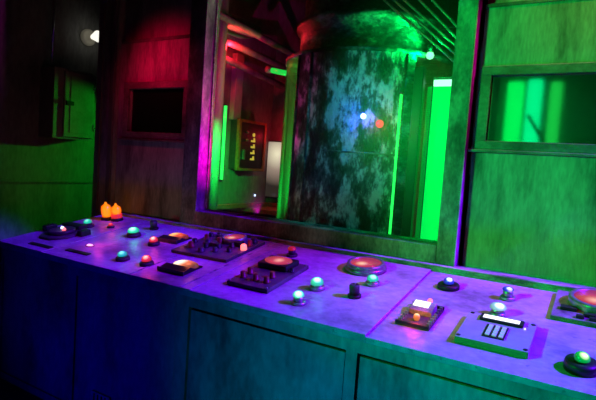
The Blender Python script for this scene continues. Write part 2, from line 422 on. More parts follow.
for a, b in [(CX0, -1.98), (-1.98, -0.66), (-0.66, 0.34), (0.34, CX1)]:
    bm = BM(); add_box(bm, (a, -0.008, -0.034), (b, 0.905, slab_w((a + b) / 2)), 0.0025)
    obj('worktop', bm, M['desk'], con, DT)
for u in (-1.13, -0.735):
    bm = BM(); add_box(bm, (u - 0.006, 0.0, 0.0), (u + 0.006, 0.37 if u < -1 else 0.9, slab_w(u) + 0.003), 0.001)
    obj('seam_strip', bm, M['edge'], con, DT)
bm = BM(); add_box(bm, (-1.415, -0.012, 0.005), (-1.25, 0.0, 0.087), 0.003)
vp = obj('vent_plate', bm, M['paintedsign'], con); vp['label'] = 'pale slotted vent plate'
for k in range(4):
    boxes('slot', [((-1.392 + k * 0.034, -0.0135, 0.012), (-1.38 + k * 0.034, -0.012, 0.078))], M['gap'], vp)

# ------------------------------------------------------------------ console fittings
def glow_light(parent, color, energy, h=0.06, size=0.012):
    return lamp('lens_light', 'POINT', (0, 0, h), energy, color, size, parent=parent)

def pilot(name, u, v, label, cat, lens, r=0.03, h=0.045, collar=0.037, collar_h=0.014, dome=0.5, col=None, energy=0.0, body=None, group='lit buttons on the console', stem=None):
    r *= 0.88; h *= 0.82
    t = thing(name, label, cat, on_desk(u, v), group)
    body = body or M['darkgrey']
    s = stem or r * 0.86
    lathe('collar', [(collar, 0), (collar, collar_h * 0.7), (collar * 0.92, collar_h), (s * 1.02, collar_h)], body, t, 28)
    hb = max(collar_h + 0.004, h * (1 - dome))
    lathe('barrel', [(s, collar_h), (s, hb)], body, t, 28)
    prof = [(s, hb), (r, hb + 0.003)]
    for k in range(1, 7):
        a = PI / 2 * k / 6
        prof.append((r * math.cos(a) ** 0.75 if k < 6 else 0.0, hb + 0.003 + (h - hb - 0.003) * math.sin(a)))
    lathe('lens', prof, lens, t, 28)
    if energy: glow_light(t, col, energy, h + 0.025)
    return t

def bl_mat(n, hot, rim, r, h, s_hot=2.5, s_rim=0.25, off=(0.2, -0.3)):
    return bulb_glow(n, hot, rim, r * 1.2, s_hot * 1.3, (r * off[0], r * off[1], h * 0.82), s_rim)

TEAL = (0.05, 0.9, 0.6)
m_teal = bl_mat('TealLens', (0.55, 1, 0.85), (0.02, 0.8, 0.5), 0.033, 0.055, 1.7, 0.12)
m_teal2 = bl_mat('PaleTealLens', (0.7, 1, 0.95), (0.06, 0.95, 0.62), 0.036, 0.068, 2.2, 0.2)
m_greenl = bl_mat('GreenTealLens', (0.5, 1, 0.85), (0.03, 0.95, 0.5), 0.045, 0.068, 2.0, 0.2)
m_tb = bl_mat('TealBlueLens', (0.3, 0.95, 1.0), (0.01, 0.5, 0.6), 0.034, 0.058, 1.3, 0.1)
m_red = bl_mat('RedPinkLens', (1, 0.62, 0.55), (1, 0.03, 0.08), 0.032, 0.058, 2.0, 0.25)
m_blue = bl_mat('BlueLens', (0.8, 0.85, 1), (0.03, 0.05, 0.9), 0.03, 0.062, 3.0, 0.1)
m_white = bl_mat('WhiteMushroomLens', (0.9, 1, 1), (0.35, 0.7, 0.9), 0.04, 0.062, 2.2, 0.15)
m_green = bl_mat('GreenDomeLens', (0.7, 1, 0.5), (0.0, 0.55, 0.08), 0.03, 0.075, 2.4, 0.05)

pilot('pilot_lamp', -2.245, 0.545, 'small teal lit button nearest the two orange lamps', 'button', m_teal, 0.037, 0.075, 0.045, 0.02, 0.45, TEAL, 0.06)
pilot('pilot_lamp', -1.729, 0.545, 'large bright green-teal button casting green glow on the console', 'button', m_greenl, 0.047, 0.08, 0.05, 0.022, 0.5, (0.05, 1, 0.6), 0.25)
pilot('pilot_lamp', -1.371, 0.149, 'dim teal-blue button on the violet front part of the console', 'button', m_tb, 0.036, 0.068, 0.043, 0.02, 0.5, (0.05, 0.6, 0.8), 0.04)
pilot('pilot_lamp', -2.071, 0.617, 'tiny red pin light in front of the two orange lamps', 'button', m_red, 0.022, 0.04, 0.028, 0.012, 0.6, (1, 0.05, 0.1), 0.12)
pilot('pilot_lamp', -1.437, 0.464, 'red-pink lit button beside the orange-topped meter', 'button', m_red, 0.034, 0.07, 0.04, 0.02, 0.55, (1, 0.05, 0.15), 0.3)
pilot('pilot_lamp', -1.166, 0.157, 'red-pink lit button in front of the bright white-orange meter', 'button', m_red, 0.036, 0.072, 0.042, 0.02, 0.55, (1, 0.05, 0.15), 0.3)
pilot('push_button', -0.489, 0.725, 'unlit red-capped push button behind the rectangular knob unit', 'button', M['redcap'], 0.03, 0.075, 0.036, 0.014, 0.35)
pilot('pilot_lamp', -0.087, 0.332, 'brightest teal-white button, rear one of the pair by the knob unit', 'button', m_teal2, 0.04, 0.075, 0.04, 0.02, 0.55, TEAL, 0.12, body=M['metal'])
pilot('pilot_lamp', -0.075, 0.128, 'teal-white button with tall collar nearest the console front edge', 'button', m_teal2, 0.032, 0.078, 0.036, 0.012, 0.4, TEAL, 0.08, body=M['metal'])
pilot('pilot_lamp', 0.142, 0.525, 'teal-green button just in front of the round red gauge', 'button', m_teal, 0.036, 0.066, 0.037, 0.02, 0.5, TEAL, 0.08, body=M['metal'])
pilot('pilot_lamp', 0.495, 0.70, 'blue lamp with white hot spot on a wide black collar near the back ledge', 'button', m_blue, 0.032, 0.068, 0.056, 0.022, 0.55, (0.1, 0.15, 1), 0.06, body=M['dark'])
pilot('pilot_lamp', 0.786, 0.698, 'blue cylindrical lamp behind the white mushroom button', 'button', m_blue, 0.031, 0.075, 0.036, 0.014, 0.25, (0.1, 0.15, 1), 0.05, body=M['metal'])
pilot('pilot_lamp', 0.779, 0.483, 'white mushroom-headed button behind the keypad unit', 'button', m_white, 0.042, 0.07, 0.034, 0.016, 0.42, (0.7, 0.9, 1), 0.06, body=M['metal'], stem=0.028)
pilot('pilot_lamp', 1.132, 0.15, 'green domed lamp on a wide black collar near the console front edge', 'button', m_green, 0.032, 0.085, 0.058, 0.036, 0.45, (0.1, 1, 0.2), 0.05, body=M['dark'])

def knob(parent, u, v, r, h, mat, w=0.0, name='knob'):
    bm = BM()
    add_lathe(bm, [(r * 1.25, w), (r * 1.25, w + h * 0.18), (r, w + h * 0.25), (r * 0.93, w + h * 0.92), (r * 0.8, w + h), (0, w + h)], 16, cx=u, cy=v)
    k = obj(name, bm, mat, parent)
    return k
def selector(u, v, lab):
    t = thing('selector_knob', lab, 'knob', on_desk(u, v), 'plain knobs on the console')
    lathe('skirt', [(0.034, 0), (0.034, 0.012), (0.028, 0.016)], M['dark'], t, 24)
    lathe('grip', [(0.026, 0.014), (0.026, 0.06), (0.022, 0.066), (0.018, 0.067), (0.017, 0.063), (0, 0.063)], M['darkgrey'], t, 24)
    boxes('pointer', [((-0.002, 0.0, 0.063), (0.002, 0.02, 0.068))], M['bezel'], t)
selector(0.127, 0.333, 'plain dark round knob in front of the round red gauge')
selector(-1.743, 0.75, 'plain dark knob near the window corner beyond the green-teal button')

# two orange beacon lamps
def beacon(u, v, lab, redbase, h):
    t = thing('beacon_lamp', lab, 'lamp', on_desk(u, v), 'orange lamps at the far end of the console')
    lathe('base', [(0.047, 0), (0.047, 0.018), (0.034, 0.026)], M['dark'], t, 24)
    if redbase:
        lathe('lens_skirt', [(0.034, 0.02), (0.044, 0.025), (0.044, 0.05), (0.038, 0.056)], M['redlens'], t, 24)
    z0 = 0.056 if redbase else 0.026
    lathe('lens', [(0.036, z0), (0.04, z0 + 0.02), (0.041, h - 0.045), (0.036, h - 0.02), (0.02, h - 0.008), (0.011, h), (0.008, h + 0.012), (0, h + 0.014)], M['orangelens'], t, 24)
    lamp('lens_light', 'POINT', (0, -0.06, h * 0.6), 0.1, (1, 0.04, 0.0), 0.02, parent=t)
beacon(-2.309, 0.77, 'taller orange bottle-shaped lamp at the far end of the console', False, 0.135)
beacon(-2.212, 0.79, 'orange bottle-shaped lamp with red base, nearer the big window', True, 0.13)

# round gauge
def dial(parent, u, v, r, w, hot, h=0.03, tag_mat='d', glow_s=1.0):
    bm = BM(); add_lathe(bm, [(r, w), (r, w + h * 0.7), (r * 0.97, w + h), (r * 0.84, w + h), (r * 0.82, w + h * 0.85)], 40, cx=u, cy=v, close=False)
    bz = obj('bezel', bm, M['bezel'], parent)
    bm = BM(); add_lathe(bm, [(r * 0.83, w), (r * 0.83, w + h * 0.86), (0, w + h * 0.88)], 40, cx=u, cy=v, close=False)
    fm = bulb_glow('DialFace' + tag_mat, hot, (0.7, 0.06, 0.11), r * 0.75, 1.1 * glow_s, (u - r * 0.12, v - r * 0.25, w + h * 0.86), 0.45 * glow_s)
    f = obj('dial_face', bm, fm, bz)
    return bz
t = thing('round_gauge', 'large round gauge with red glowing face standing alone in the middle of the console', 'gauge', on_desk(0.015, 0.722), 'red-lit gauges')
lathe('housing', [(0.118, 0), (0.118, 0.02), (0.108, 0.028)], M['bezel'], t, 40)
dial(t, 0, 0, 0.108, 0.02, (1, 0.62, 0.4), 0.026, 'A')

# far-end instrument: octagonal plate, raised dial, two tiny lights, black box behind
t = thing('instrument_dial', 'black round instrument with blue and red pin lights at the far end of the console', 'gauge', on_desk(-2.235, 0.315))
lathe('base_plate', [(0.155, 0), (0.155, 0.012), (0.145, 0.016), (0, 0.016)], M['plate'], t, 8, Matrix.Rotation(PI / 8, 4, 'Z'))
lathe('dial', [(0.095, 0.016), (0.095, 0.036), (0.085, 0.042), (0.07, 0.038), (0, 0.038)], M['darkgrey'], t, 32)
boxes('rear_box', [((-0.15, 0.1, 0.0), (0.06, 0.17, 0.042))], M['dark'], t, 0.006)
boxes('side_box', [((-0.21, -0.02, 0), (-0.155, 0.07, 0.045))], M['dark'], t, 0.005)
boxes('side_box', [((0.15, 0.02, 0), (0.2, 0.1, 0.04))], M['dark'], t, 0.005)
for (x, y, mt) in ((-0.02, 0.02, M['palebluedot']), (0.03, 0.0, M['redpin'])):
    bm = BM(); add_lathe(bm, [(0.013, 0.038), (0.012, 0.048), (0.006, 0.055), (0, 0.056)], 14, cx=x, cy=y)
    obj('pin_light', bm, mt, t)
lamp('lens_light', 'POINT', (0.0, -0.01, 0.09), 0.08, (0.35, 0.1, 1), 0.02, parent=t)

# thin black strips lying on the top
for (u0, u1, v, lab) in ((-2.235, -1.99, 0.07, 'thin black strip on the violet console top at its far front corner'), (-1.875, -1.645, 0.108, 'thin black strip on the console top before the pink light')):
    t = thing('dark_strip', lab, 'strip', on_desk((u0 + u1) / 2, v, 0), 'black strips at the far end of the console')
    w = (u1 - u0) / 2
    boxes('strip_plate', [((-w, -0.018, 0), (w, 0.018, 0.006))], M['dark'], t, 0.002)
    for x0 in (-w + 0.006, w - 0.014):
        boxes('end_block', [((x0, -0.004, 0.006), (x0 + 0.008, 0.004, 0.008))], M['darkgrey'], t)

# flush pink light
t = thing('flush_light', 'small oval pink light flush with the console top', 'light', on_desk(-1.812, 0.238))
lathe('bezel', [(0.03, 0), (0.03, 0.004), (0.024, 0.006), (0.022, 0.004)], M['bezel'], t, 24, Matrix.Diagonal((1.3, 0.8, 1, 1)))
lathe('lens', [(0.022, 0.003), (0.016, 0.009), (0, 0.011)], M['pinkdot'], t, 24, Matrix.Diagonal((1.3, 0.8, 1, 1)))
lamp('lens_light', 'POINT', (0.05, 0.02, 0.07), 0.3, (1, 0.05, 0.35), 0.02, parent=t)

# two sloped indicator meters
def meter(u, v, lab, hot, rim, w, d, s_hot, energy, rz=0.0):
    t = thing('indicator_meter', lab, 'meter', on_desk(u, v, rz), 'sloped indicator meters')
    bm = BM(); add_prism(bm, [(-d, 0.0), (-d, 0.022), (-d * 0.25, 0.03), (d * 0.2, 0.012), (d, 0.008), (d, 0.0)], 'x', -w, w)
    obj('housing', bm, M['dark'], t)
    boxes('front_plate', [((-w * 1.12, -d - 0.008, 0), (w * 1.05, -d, 0.026))], M['darkgrey'], t, 0.003)
    m = bulb_glow('MeterLens' + str(u), hot, rim, w * 1.15, s_hot, (-w * 0.3, d * 0.3, 0.02), 0.15)
    bm = BM(); add_lathe(bm, [(w * 0.95, 0.008), (w * 0.9, 0.018), (w * 0.6, 0.028), (0, 0.034)], 28, mat=Matrix.Translation((w * 0.05, d * 0.42, 0.004)) @ Matrix.Diagonal((1, 0.62, 1, 1)))
    obj('lens', bm, m, t)
    lamp('lens_light', 'POINT', (0.02, d * 0.5, 0.075), energy, (1, 0.16, 0.08), 0.02, parent=t)
meter(-1.40, 0.625, 'low black meter with orange oval lens before the many-knob board', (1, 0.55, 0.2), (1, 0.12, 0.05), 0.09, 0.075, 1.8, 0.12)
meter(-0.93, 0.205, 'low black meter with blazing white and orange oval lens near the front edge', (1, 0.9, 0.75), (1, 0.25, 0.1), 0.095, 0.08, 2.2, 0.15)

# the big board with many knobs
t = thing('knob_board', 'large dark board crowded with knobs, round red dial and red pin light', 'board', on_desk(-0.99, 0.605, 0.02))
boxes('board', [((-0.225, -0.2, 0), (0.225, 0.225, 0.02))], M['plate'], t, 0.004)
dial(t, 0.035, 0.135, 0.085, 0.02, (1, 0.6, 0.35), 0.035, 'B', 0.9)
spots = [(-0.19, 0.16), (-0.13, 0.18), (-0.085, 0.12), (-0.16, 0.08), (-0.2, 0.0), (-0.1, 0.02), (-0.05, -0.06), (-0.14, -0.1), (0.02, -0.02), (0.06, -0.1), (0.1, 0.02), (-0.03, 0.06), (0.14, -0.06), (-0.02, -0.14), (0.17, 0.17), (0.19, 0.1)]
for i, (x, y) in enumerate(spots):
    knob(t, x, y, 0.016 + 0.005 * ((i * 7) % 3) / 2, 0.024 + 0.014 * ((i * 5) % 4) / 3, [M['dark'], M['darkgrey'], M['dark'], M['knobred']][i % 4], 0.02)
boxes('switch_block', [((0.09, 0.04, 0.02), (0.15, 0.09, 0.05))], M['dark'], t, 0.004)
boxes('switch_block', [((-0.05, -0.03, 0.02), (0.0, 0.01, 0.045))], M['darkgrey'], t, 0.004)
bm = BM(); add_lathe(bm, [(0.02, 0.02), (0.02, 0.045), (0.014, 0.055), (0, 0.06)], 16, cx=0.2, cy=0.015)
obj('pin_light', bm, M['redpin'], t)
lamp('lens_light', 'POINT', (0.2, 0.015, 0.1), 0.12, (1, 0.05, 0.06), 0.02, parent=t)

# rectangular unit with meter and five knobs
t = thing('knob_unit', 'dark rectangular unit with square red meter and five knobs', 'control unit', on_desk(-0.408, 0.358))
boxes('plate', [((-0.133, -0.21, 0), (0.133, 0.212, 0.024))], M['plate'], t, 0.005)
boxes('meter_housing', [((-0.112, 0.04, 0.024), (0.088, 0.185, 0.058))], M['dark'], t, 0.012)
fm = bulb_glow('MeterFaceRed', (1, 0.45, 0.38), (0.7, 0.06, 0.11), 0.075, 1.05, (0.0, 0.1, 0.06), 0.5)
bm = BM(); add_lathe(bm, [(0.088, 0.056), (0.086, 0.062), (0.06, 0.065), (0, 0.067)], 40, mat=Matrix.Translation((-0.012, 0.113, 0)) @ Matrix.Diagonal((1, 0.7, 1, 1)))
obj('meter_face', bm, fm, t)
for (x, y, mt) in ((-0.085, -0.125, M['knobred']), (-0.085, -0.06, M['knobred']), (0.005, -0.13, M['knobred']), (0.075, -0.13, M['knobred']), (0.06, -0.055, M['knobred'])):
    knob(t, x, y, 0.016, 0.035, mt, 0.024)
knob(t, 0.108, 0.07, 0.012, 0.025, M['dark'], 0.024)
for (x, y) in ((-0.122, -0.198), (0.122, -0.198), (0.122, 0.2), (-0.122, 0.2)):
    bm = BM(); add_lathe(bm, [(0.006, 0.024), (0.006, 0.03), (0, 0.031)], 10, cx=x, cy=y); obj('screw', bm, M['metal'], t)

# small open unit with display, orange and red lamps, rows of pins
t = thing('pin_unit', 'small black unit with white display, orange bulb and rows of pins', 'control unit', on_desk(0.48, 0.292, 0.0))
boxes('tray', [((-0.076, -0.122, 0), (0.076, 0.118, 0.008))], M['darkgrey'], t, 0.002)
for y0 in (-0.122, 0.108):
    boxes('rim', [((-0.076, y0, 0.008), (0.076, y0 + 0.01, 0.02))], M['dark'], t)
bm = BM(); add_prism(bm, [(0.0, 0.008), (0.0, 0.03), (0.075, 0.045), (0.085, 0.045), (0.085, 0.008)], 'x', -0.055, 0.05)
dh = obj('display_housing', bm, M['lightplate'], t)
bm = BM(); add_prism(bm, [(0.03, 0.0365), (0.074, 0.0453), (0.074, 0.048), (0.03, 0.039)], 'x', -0.048, 0.025)
obj('display', bm, M['screenwhite'], dh)
for x0 in (-0.07, 0.058):
    for k in range(8):
        boxes('pin', [((x0, -0.1 + k * 0.028, 0.008), (x0 + 0.014, -0.092 + k * 0.028, 0.022))], M['metal'], t)
m_or = bulb_glow('OrangeBulb', (1, 0.75, 0.4), (1, 0.25, 0.06), 0.035, 2.2, (0, -0.05, 0.035), 0.4)
bm = BM(); add_lathe(bm, [(0.011, 0.008), (0.015, 0.018), (0.015, 0.027), (0.01, 0.035), (0, 0.038)], 18, cx=0.0, cy=-0.055)
obj('bulb', bm, m_or, t)
bm = BM(); add_lathe(bm, [(0.012, 0.008), (0.012, 0.045), (0.007, 0.052), (0, 0.054)], 14, cx=0.012, cy=0.1)
obj('pin_light', bm, M['redpin'], t)
lamp('lens_light', 'POINT', (0.0, -0.06, 0.075), 0.6, (1, 0.05, 0.1), 0.015, parent=t)
lamp('lens_light', 'POINT', (0.0, -0.135, 0.035), 0.1, (1, 0.03, 0.2), 0.015, parent=t)

# keypad unit
t = thing('keypad_unit', 'flat grey box with lit white display and twelve-key keypad', 'keypad', on_desk(0.815, 0.265, 0.0))
boxes('body', [((-0.14, -0.135, 0), (0.14, 0.138, 0.03))], M['greyplate'], t, 0.003)
boxes('display_bezel', [((-0.085, 0.062, 0.03), (0.092, 0.118, 0.042))], M['dark'], t, 0.004)
boxes('display', [((-0.072, 0.073, 0.042), (0.076, 0.106, 0.0435))], M['screenwhite'], t)
kp = boxes('keypad_base', [((-0.044, -0.085, 0.03), (0.042, 0.035, 0.034))], M['dark'], t, 0.002)
for i in range(3):
    for j in range(4):
        x = -0.034 + i * 0.0265; y = -0.075 + j * 0.0268
        boxes('key', [((x, y, 0.034), (x + 0.017, y + 0.02, 0.04))], M['key'], kp, 0.002)
for (x, y) in ((-0.128, -0.12), (0.128, -0.12), (0.126, 0.122), (-0.126, 0.122)):
    bm = BM(); add_lathe(bm, [(0.009, 0.03), (0.009, 0.032), (0, 0.032)], 12, cx=x, cy=y); obj('screw', bm, M['dark'], t)
bm = BM(); add_lathe(bm, [(0.004, 0.03), (0.004, 0.036), (0, 0.038)], 10, cx=0.1, cy=0.06); obj('glint_dot', bm, M['whitebulb'], t)  # tiny glowing dot put in for a glint on the body

# gauge unit beside the wall
t = thing('gauge_unit', 'scuffed unit with large oval red gauge and black rocker switches by the back ledge', 'control unit', on_desk(1.19, 0.722, 0.0), 'red-lit gauges')
boxes('plate', [((-0.2, -0.17, 0), (0.2, 0.165, 0.022))], M['lightplate'], t, 0.004)
dial(t, -0.02, 0.035, 0.125, 0.03, (1, 0.5, 0.35), 0.034, 'C', 0.95)
lathe('gauge_pedestal', [(0.1, 0.022), (0.1, 0.034)], M['dark'], t, 32, cx=-0.02, cy=0.035)
for (x, y, w, d) in ((-0.135, -0.07, 0.034, 0.018), (-0.05, -0.112, 0.024, 0.014), (0.02, -0.108, 0.026, 0.014), (-0.085, -0.146, 0.016, 0.011), (-0.03, -0.148, 0.02, 0.011), (0.025, -0.148, 0.02, 0.011), (0.1, -0.1, 0.034, 0.018), (0.09, -0.147, 0.02, 0.011)):
    boxes('rocker_switch', [((x - w, y - d, 0.022), (x + w, y + d, 0.037))], M['dark'], t, 0.004)

# ------------------------------------------------------------------ corridor beyond the console
t = thing('electrical_box', 'grey wall-mounted electrical box with closed door in the green-lit corridor', 'box', at(-3.55, 1.12, 1.64))
boxes('body', [((-0.003, -0.215, 0), (0.225, 0.215, 0.66))], M['cabinetgreen'], t, 0.004)
d = boxes('door', [((0.225, -0.12, 0.02), (0.25, 0.205, 0.64))], M['cabinetgreen'], t, 0.006)
boxes('door_panel', [((0.25, -0.06, 0.06), (0.256, 0.15, 0.6))], M['cabinetgreen'], d, 0.003)
boxes('latch', [((0.25, -0.105, 0.32), (0.27, -0.03, 0.36))], M['dark'], d, 0.003)
for z in (0.1, 0.5):
    bm = BM(); add_tube(bm, [(0.248, 0.207, z), (0.248, 0.207, z + 0.06)], 0.008); obj('hinge', bm, M['metal'], d)
bm = BM(); add_tube(bm, [(-3.44, 0.95, 2.3), (-3.44, 0.95, 3.3)], 0.012)
tag(obj('conduit', bm, M['pipe']), 'thin pipe rising from the electrical box to the ceiling', 'pipe')
t = thing('wall_bulb', 'bare white bulb in a round cream lampholder on the corridor wall', 'lamp', Matrix.Translation((-3.55, 1.40, 2.7)) @ Matrix.Rotation(PI / 2, 4, 'Y'))
lathe('lampholder', [(0.085, 0), (0.085, 0.02), (0.06, 0.04), (0.035, 0.05), (0.03, 0.075), (0, 0.075)], M['porcelain'], t, 32)
lathe('bulb', [(0.02, 0.07), (0.032, 0.1), (0.055, 0.16), (0.058, 0.165), (0, 0.168)], M['whitebulb'], t, 28)

# ------------------------------------------------------------------ chamber contents
AX, AY, R = -0.58, 1.9, 0.7
t = thing('containment_capsule', 'tall cylindrical capsule of glass and patinated metal behind the big window', 'capsule', at(AX, AY, 0))
lathe('base', [(R + 0.005, -0.13), (R + 0.005, 0.45), (R, 0.5), (0, 0.5)], M['cap'], t, 64)
bm = BM(); add_lathe(bm, [(R - 0.01, 0.5), (R - 0.01, 2.36)], 72, close=False); obj('glass_tube', bm, M['tubeglass'], t)
lathe('cap', [(0, 2.35), (R + 0.0, 2.35), (R + 0.0, 2.385), (R - 0.11, 2.4), (R - 0.11, 2.6), (R - 0.075, 2.62), (R - 0.075, 2.665), (R - 0.13, 2.68), (R - 0.13, 2.95), (0, 3.0)], M['cap'], t, 72)
def ang(x, y): return math.atan2(y - AY, x - AX)
def arc_plate(name, a0, a1, z0, z1, r0, r1, mat):
    bm = BM(); n = 28
    pts = [(r1 * math.cos(a0 + (a1 - a0) * i / n), r1 * math.sin(a0 + (a1 - a0) * i / n)) for i in range(n + 1)]
    pts += [(r0 * math.cos(a1 + (a0 - a1) * i / n), r0 * math.sin(a1 + (a0 - a1) * i / n)) for i in range(n + 1)]
    add_prism(bm, pts, 'z', z0, z1)
    return obj(name, bm, mat, t)
A0, A1 = -1.98, -0.82
door = arc_plate('metal_door', A0, A1, 0.5, 2.352, R - 0.005, R + 0.02, M['capsule'])
arc_plate('door_stile', A1 + 0.01, A1 + 0.085, 0.5, 2.352, R - 0.005, R + 0.03, M['cap'])
bm = BM()
for a in (A0 + 0.01, A0 + 0.2):
    add_tube(bm, [((R + 0.022) * math.cos(a), (R + 0.022) * math.sin(a), 0.5), ((R + 0.022) * math.cos(a), (R + 0.022) * math.sin(a), 2.35)], 0.01)
obj('seam_bead', bm, M['cap'], t)
bm = BM()
n = 24
for i in range(n):
    a = -1.57 + 0.74 * i / n; b = -1.57 + 0.74 * (i + 1) / n
    add_tube(bm, [((R + 0.02) * math.cos(a), (R + 0.02) * math.sin(a), 1.66), ((R + 0.02) * math.cos(b), (R + 0.02) * math.sin(b), 1.66)], 0.006, 8, False)
obj('weld_line', bm, M['cap'], door)
def door_dot(a, z, mat, r, name):  # glowing dots on the door, standing in for lamp reflections in the window glass
    x, y = (R + 0.02) * math.cos(a), (R + 0.02) * math.sin(a)
    bm = BM(); add_lathe(bm, [(r * 1.4, 0), (r * 1.3, 0.008), (r, 0.01), (r * 0.7, 0.018), (0, 0.022)], 20, mat=Matrix.Translation((x, y, z)) @ Matrix.Rotation(a, 4, 'Z') @ Matrix.Rotation(PI / 2, 4, 'Y'))
    return obj(name, bm, mat, door)
door_dot(-1.19, 1.91, M['bluedot'], 0.014, 'reflection_dot')
door_dot(-1.03, 1.865, M['reddot'], 0.02, 'reflection_dot')
for a, z, e, c in ((-1.19, 1.91, 1.8, (0.0, 0.01, 1)), (-1.03, 1.865, 0.6, (1, 0.0, 0.08))):
    lamp('reflection_glow', 'POINT', ((R + 0.14) * math.cos(a), (R + 0.14) * math.sin(a), z), e, c, 0.02, parent=t)  # added lamps spread the colour of the dots over the door
# green tube inside
bm = BM(); add_tube(bm, [(-0.5, -0.05, 0.6), (-0.5, -0.05, 2.3)], 0.02); obj('inner_rod', bm, M['pillar'], t)
bm = BM(); add_tube(bm, [(0.3, 0.1, 0.6), (0.3, 0.1, 2.3)], 0.02); obj('inner_rod', bm, M['pillar'], t)
lathe('inner_core', [(0.3, 0.5), (0.3, 2.35)], M['darkgrey'], t, 32, cx=0.0, cy=0.1)

# light box and thin tube beside the capsule
t = thing('light_box', 'tall glowing green light box between capsule and window frame', 'lamp', at(0.135, 1.55, 0.5))
boxes('housing', [((-0.085, 0.0, -0.63), (0.085, 0.06, 1.72))], M['darkgrey'], t, 0.005)
boxes('diffuser', [((-0.075, -0.012, 0.01), (0.06, 0.0, 1.655))], M['neoncore'], t, 0.004)
boxes('side_glass', [((-0.115, -0.008, 0.01), (-0.085, 0.004, 1.655))], glow('DimSideGlass', (0.0, 0.5, 0.05), 0.35), t, 0.003)
boxes('bright_end', [((-0.075, -0.014, 1.655), (0.065, 0.0, 1.7))], M['neonhot'], t, 0.004)
t = thing('light_tube', 'thin glowing green tube standing along the capsule door edge', 'lamp', at(-0.09, 1.33, 0.5))
bm = BM(); add_tube(bm, [(0, 0, 0.03), (0, 0, 1.58)], 0.009); obj('tube', bm, M['neon'], t)
lathe('socket', [(0.018, -0.63), (0.018, 0.035)], M['dark'], t, 16)
lathe('end_cap', [(0.014, 1.57), (0.014, 1.61)], M['dark'], t, 16)
bm = BM(); add_box(bm, (-0.025, 1.37, -0.13), (0.04, 1.42, 2.26), 0.006)
tag(obj('dark_post', bm, M['dark']), 'square dark post between the thin green tube and the light box', 'post')
t = thing('green_lamp', 'small brilliant green lamp above the glowing light box', 'lamp', at(0.03, 1.5, 2.36))
bm = BM(); add_lathe(bm, [(0, -0.028), (0.02, -0.02), (0.028, 0), (0.02, 0.02), (0, 0.028)], 20); obj('bulb', bm, M['greenhot'], t)
lathe('socket', [(0.02, 0.02), (0.022, 0.07), (0, 0.07)], M['dark'], t, 16)
bm = BM(); add_tube(bm, [(0, 0, 0.07), (0, 0, 0.15), (0.1, 0.06, 0.2), (0.33, 0.1, 0.2)], 0.006); obj('stem', bm, M['dark'], t)
lamp('green_lamp_light', 'POINT', (0.05, 1.42, 2.36), 5, (0, 1, 0.12), 0.03)
lamp('green_lamp_light', 'SPOT', (0.05, 1.4, 2.36), 30, (0, 1, 0.12), 0.03, (-0.7, 1.5, 2.62), 100, 0.8)

# slanting pipes over the green lamp
pp = [((0.112, 2.633), (0.278, 2.46)), ((0.027, 2.642), (0.278, 2.394)), ((0.01, 2.578), (0.276, 2.346)), ((0.0, 2.535), (0.231, 2.336)), ((0.02, 2.468), (0.186, 2.327))]
labs = ['slanting pipe over the green lamp, topmost of its row', 'second slanting pipe down in the row over the green lamp', 'middle slanting pipe of the row over the green lamp', 'fourth slanting pipe down in the row over the green lamp', 'slanting pipe just over the green lamp, lowest of its row']
for (a, b), lab in zip(pp, labs):
    bm = BM()
    a = Vector((a[0], 1.2, a[1])); b = Vector((b[0], 1.2, b[1])); d = (b - a) / (b.x - a.x)
    add_tube(bm, [a - d * 0.42, a, b, b + d * max(0.0, 0.36 - b.x)], 0.0085)
    tag(obj('slanting_pipe', bm, M['pipe']), lab, 'pipe', 'slanting pipes over the green lamp')
bm = BM(); add_tube(bm, [(0.33, 1.3, 3.0), (0.318, 1.3, 2.7), (0.305, 1.3, 2.5), (0.298, 1.3, 2.3), (0.3, 1.3, 1.2)], 0.006)
tag(obj('hanging_cable', bm, M['pipe']), 'thin cable hanging down inside the big window by its frame', 'cable')

# left side of the chamber
bm = BM(); add_lathe(bm, [(0.05, -0.13), (0.05, 4.3)], 28, cx=-1.93, cy=1.6)
tag(obj('round_pillar', bm, M['pillar']), 'round green-lit pillar just inside the big window beside the wall box', 'pillar')
t = thing('wall_tube', 'short green tube light upright on the chamber wall beside the wall box', 'lamp', at(-2.12, 1.9, 1.33))
boxes('housing', [((0, -0.03, 0), (0.02, 0.03, 0.76))], M['dark'], t, 0.003)
bm = BM(); add_tube(bm, [(0.035, 0, 0.02), (0.035, 0, 0.74)], 0.016); obj('tube', bm, M['neon'], t)
t = thing('wall_control_box', 'orange-rimmed wall box with black face and yellow markings inside the chamber', 'control box', at(-2.12, 2.26, 1.46))
boxes('body', [((0, -0.225, 0), (0.11, 0.225, 0.49))], M['darkgrey'], t, 0.005)
boxes('rim', [((0.09, -0.235, -0.012), (0.125, -0.2, 0.502)), ((0.09, 0.2, -0.012), (0.125, 0.235, 0.502)), ((0.09, -0.2, -0.012), (0.125, 0.2, 0.015)), ((0.09, -0.2, 0.475), (0.125, 0.2, 0.502))], M['orangeframe'], t, 0.004)
fp = boxes('face_plate', [((0.11, -0.2, 0.015), (0.114, 0.2, 0.475))], M['dark'], t)
bm = BM()
for k in range(4):
    z = 0.1 + k * 0.062
    add_box(bm, (0.114, -0.02, z), (0.118, 0.05, z + 0.02)); add_box(bm, (0.114, 0.02, z + 0.015), (0.118, 0.045, z + 0.042))
obj('markings', bm, M['yellow'], fp)
bm = BM(); add_lathe(bm, [(0.02, 0), (0.02, 0.006), (0.012, 0.008)], 18, mat=Matrix.Translation((0.114, 0.02, 0.36)) @ Matrix.Rotation(PI / 2, 4, 'Y')); obj('ring_mark', bm, M['yellow'], fp)
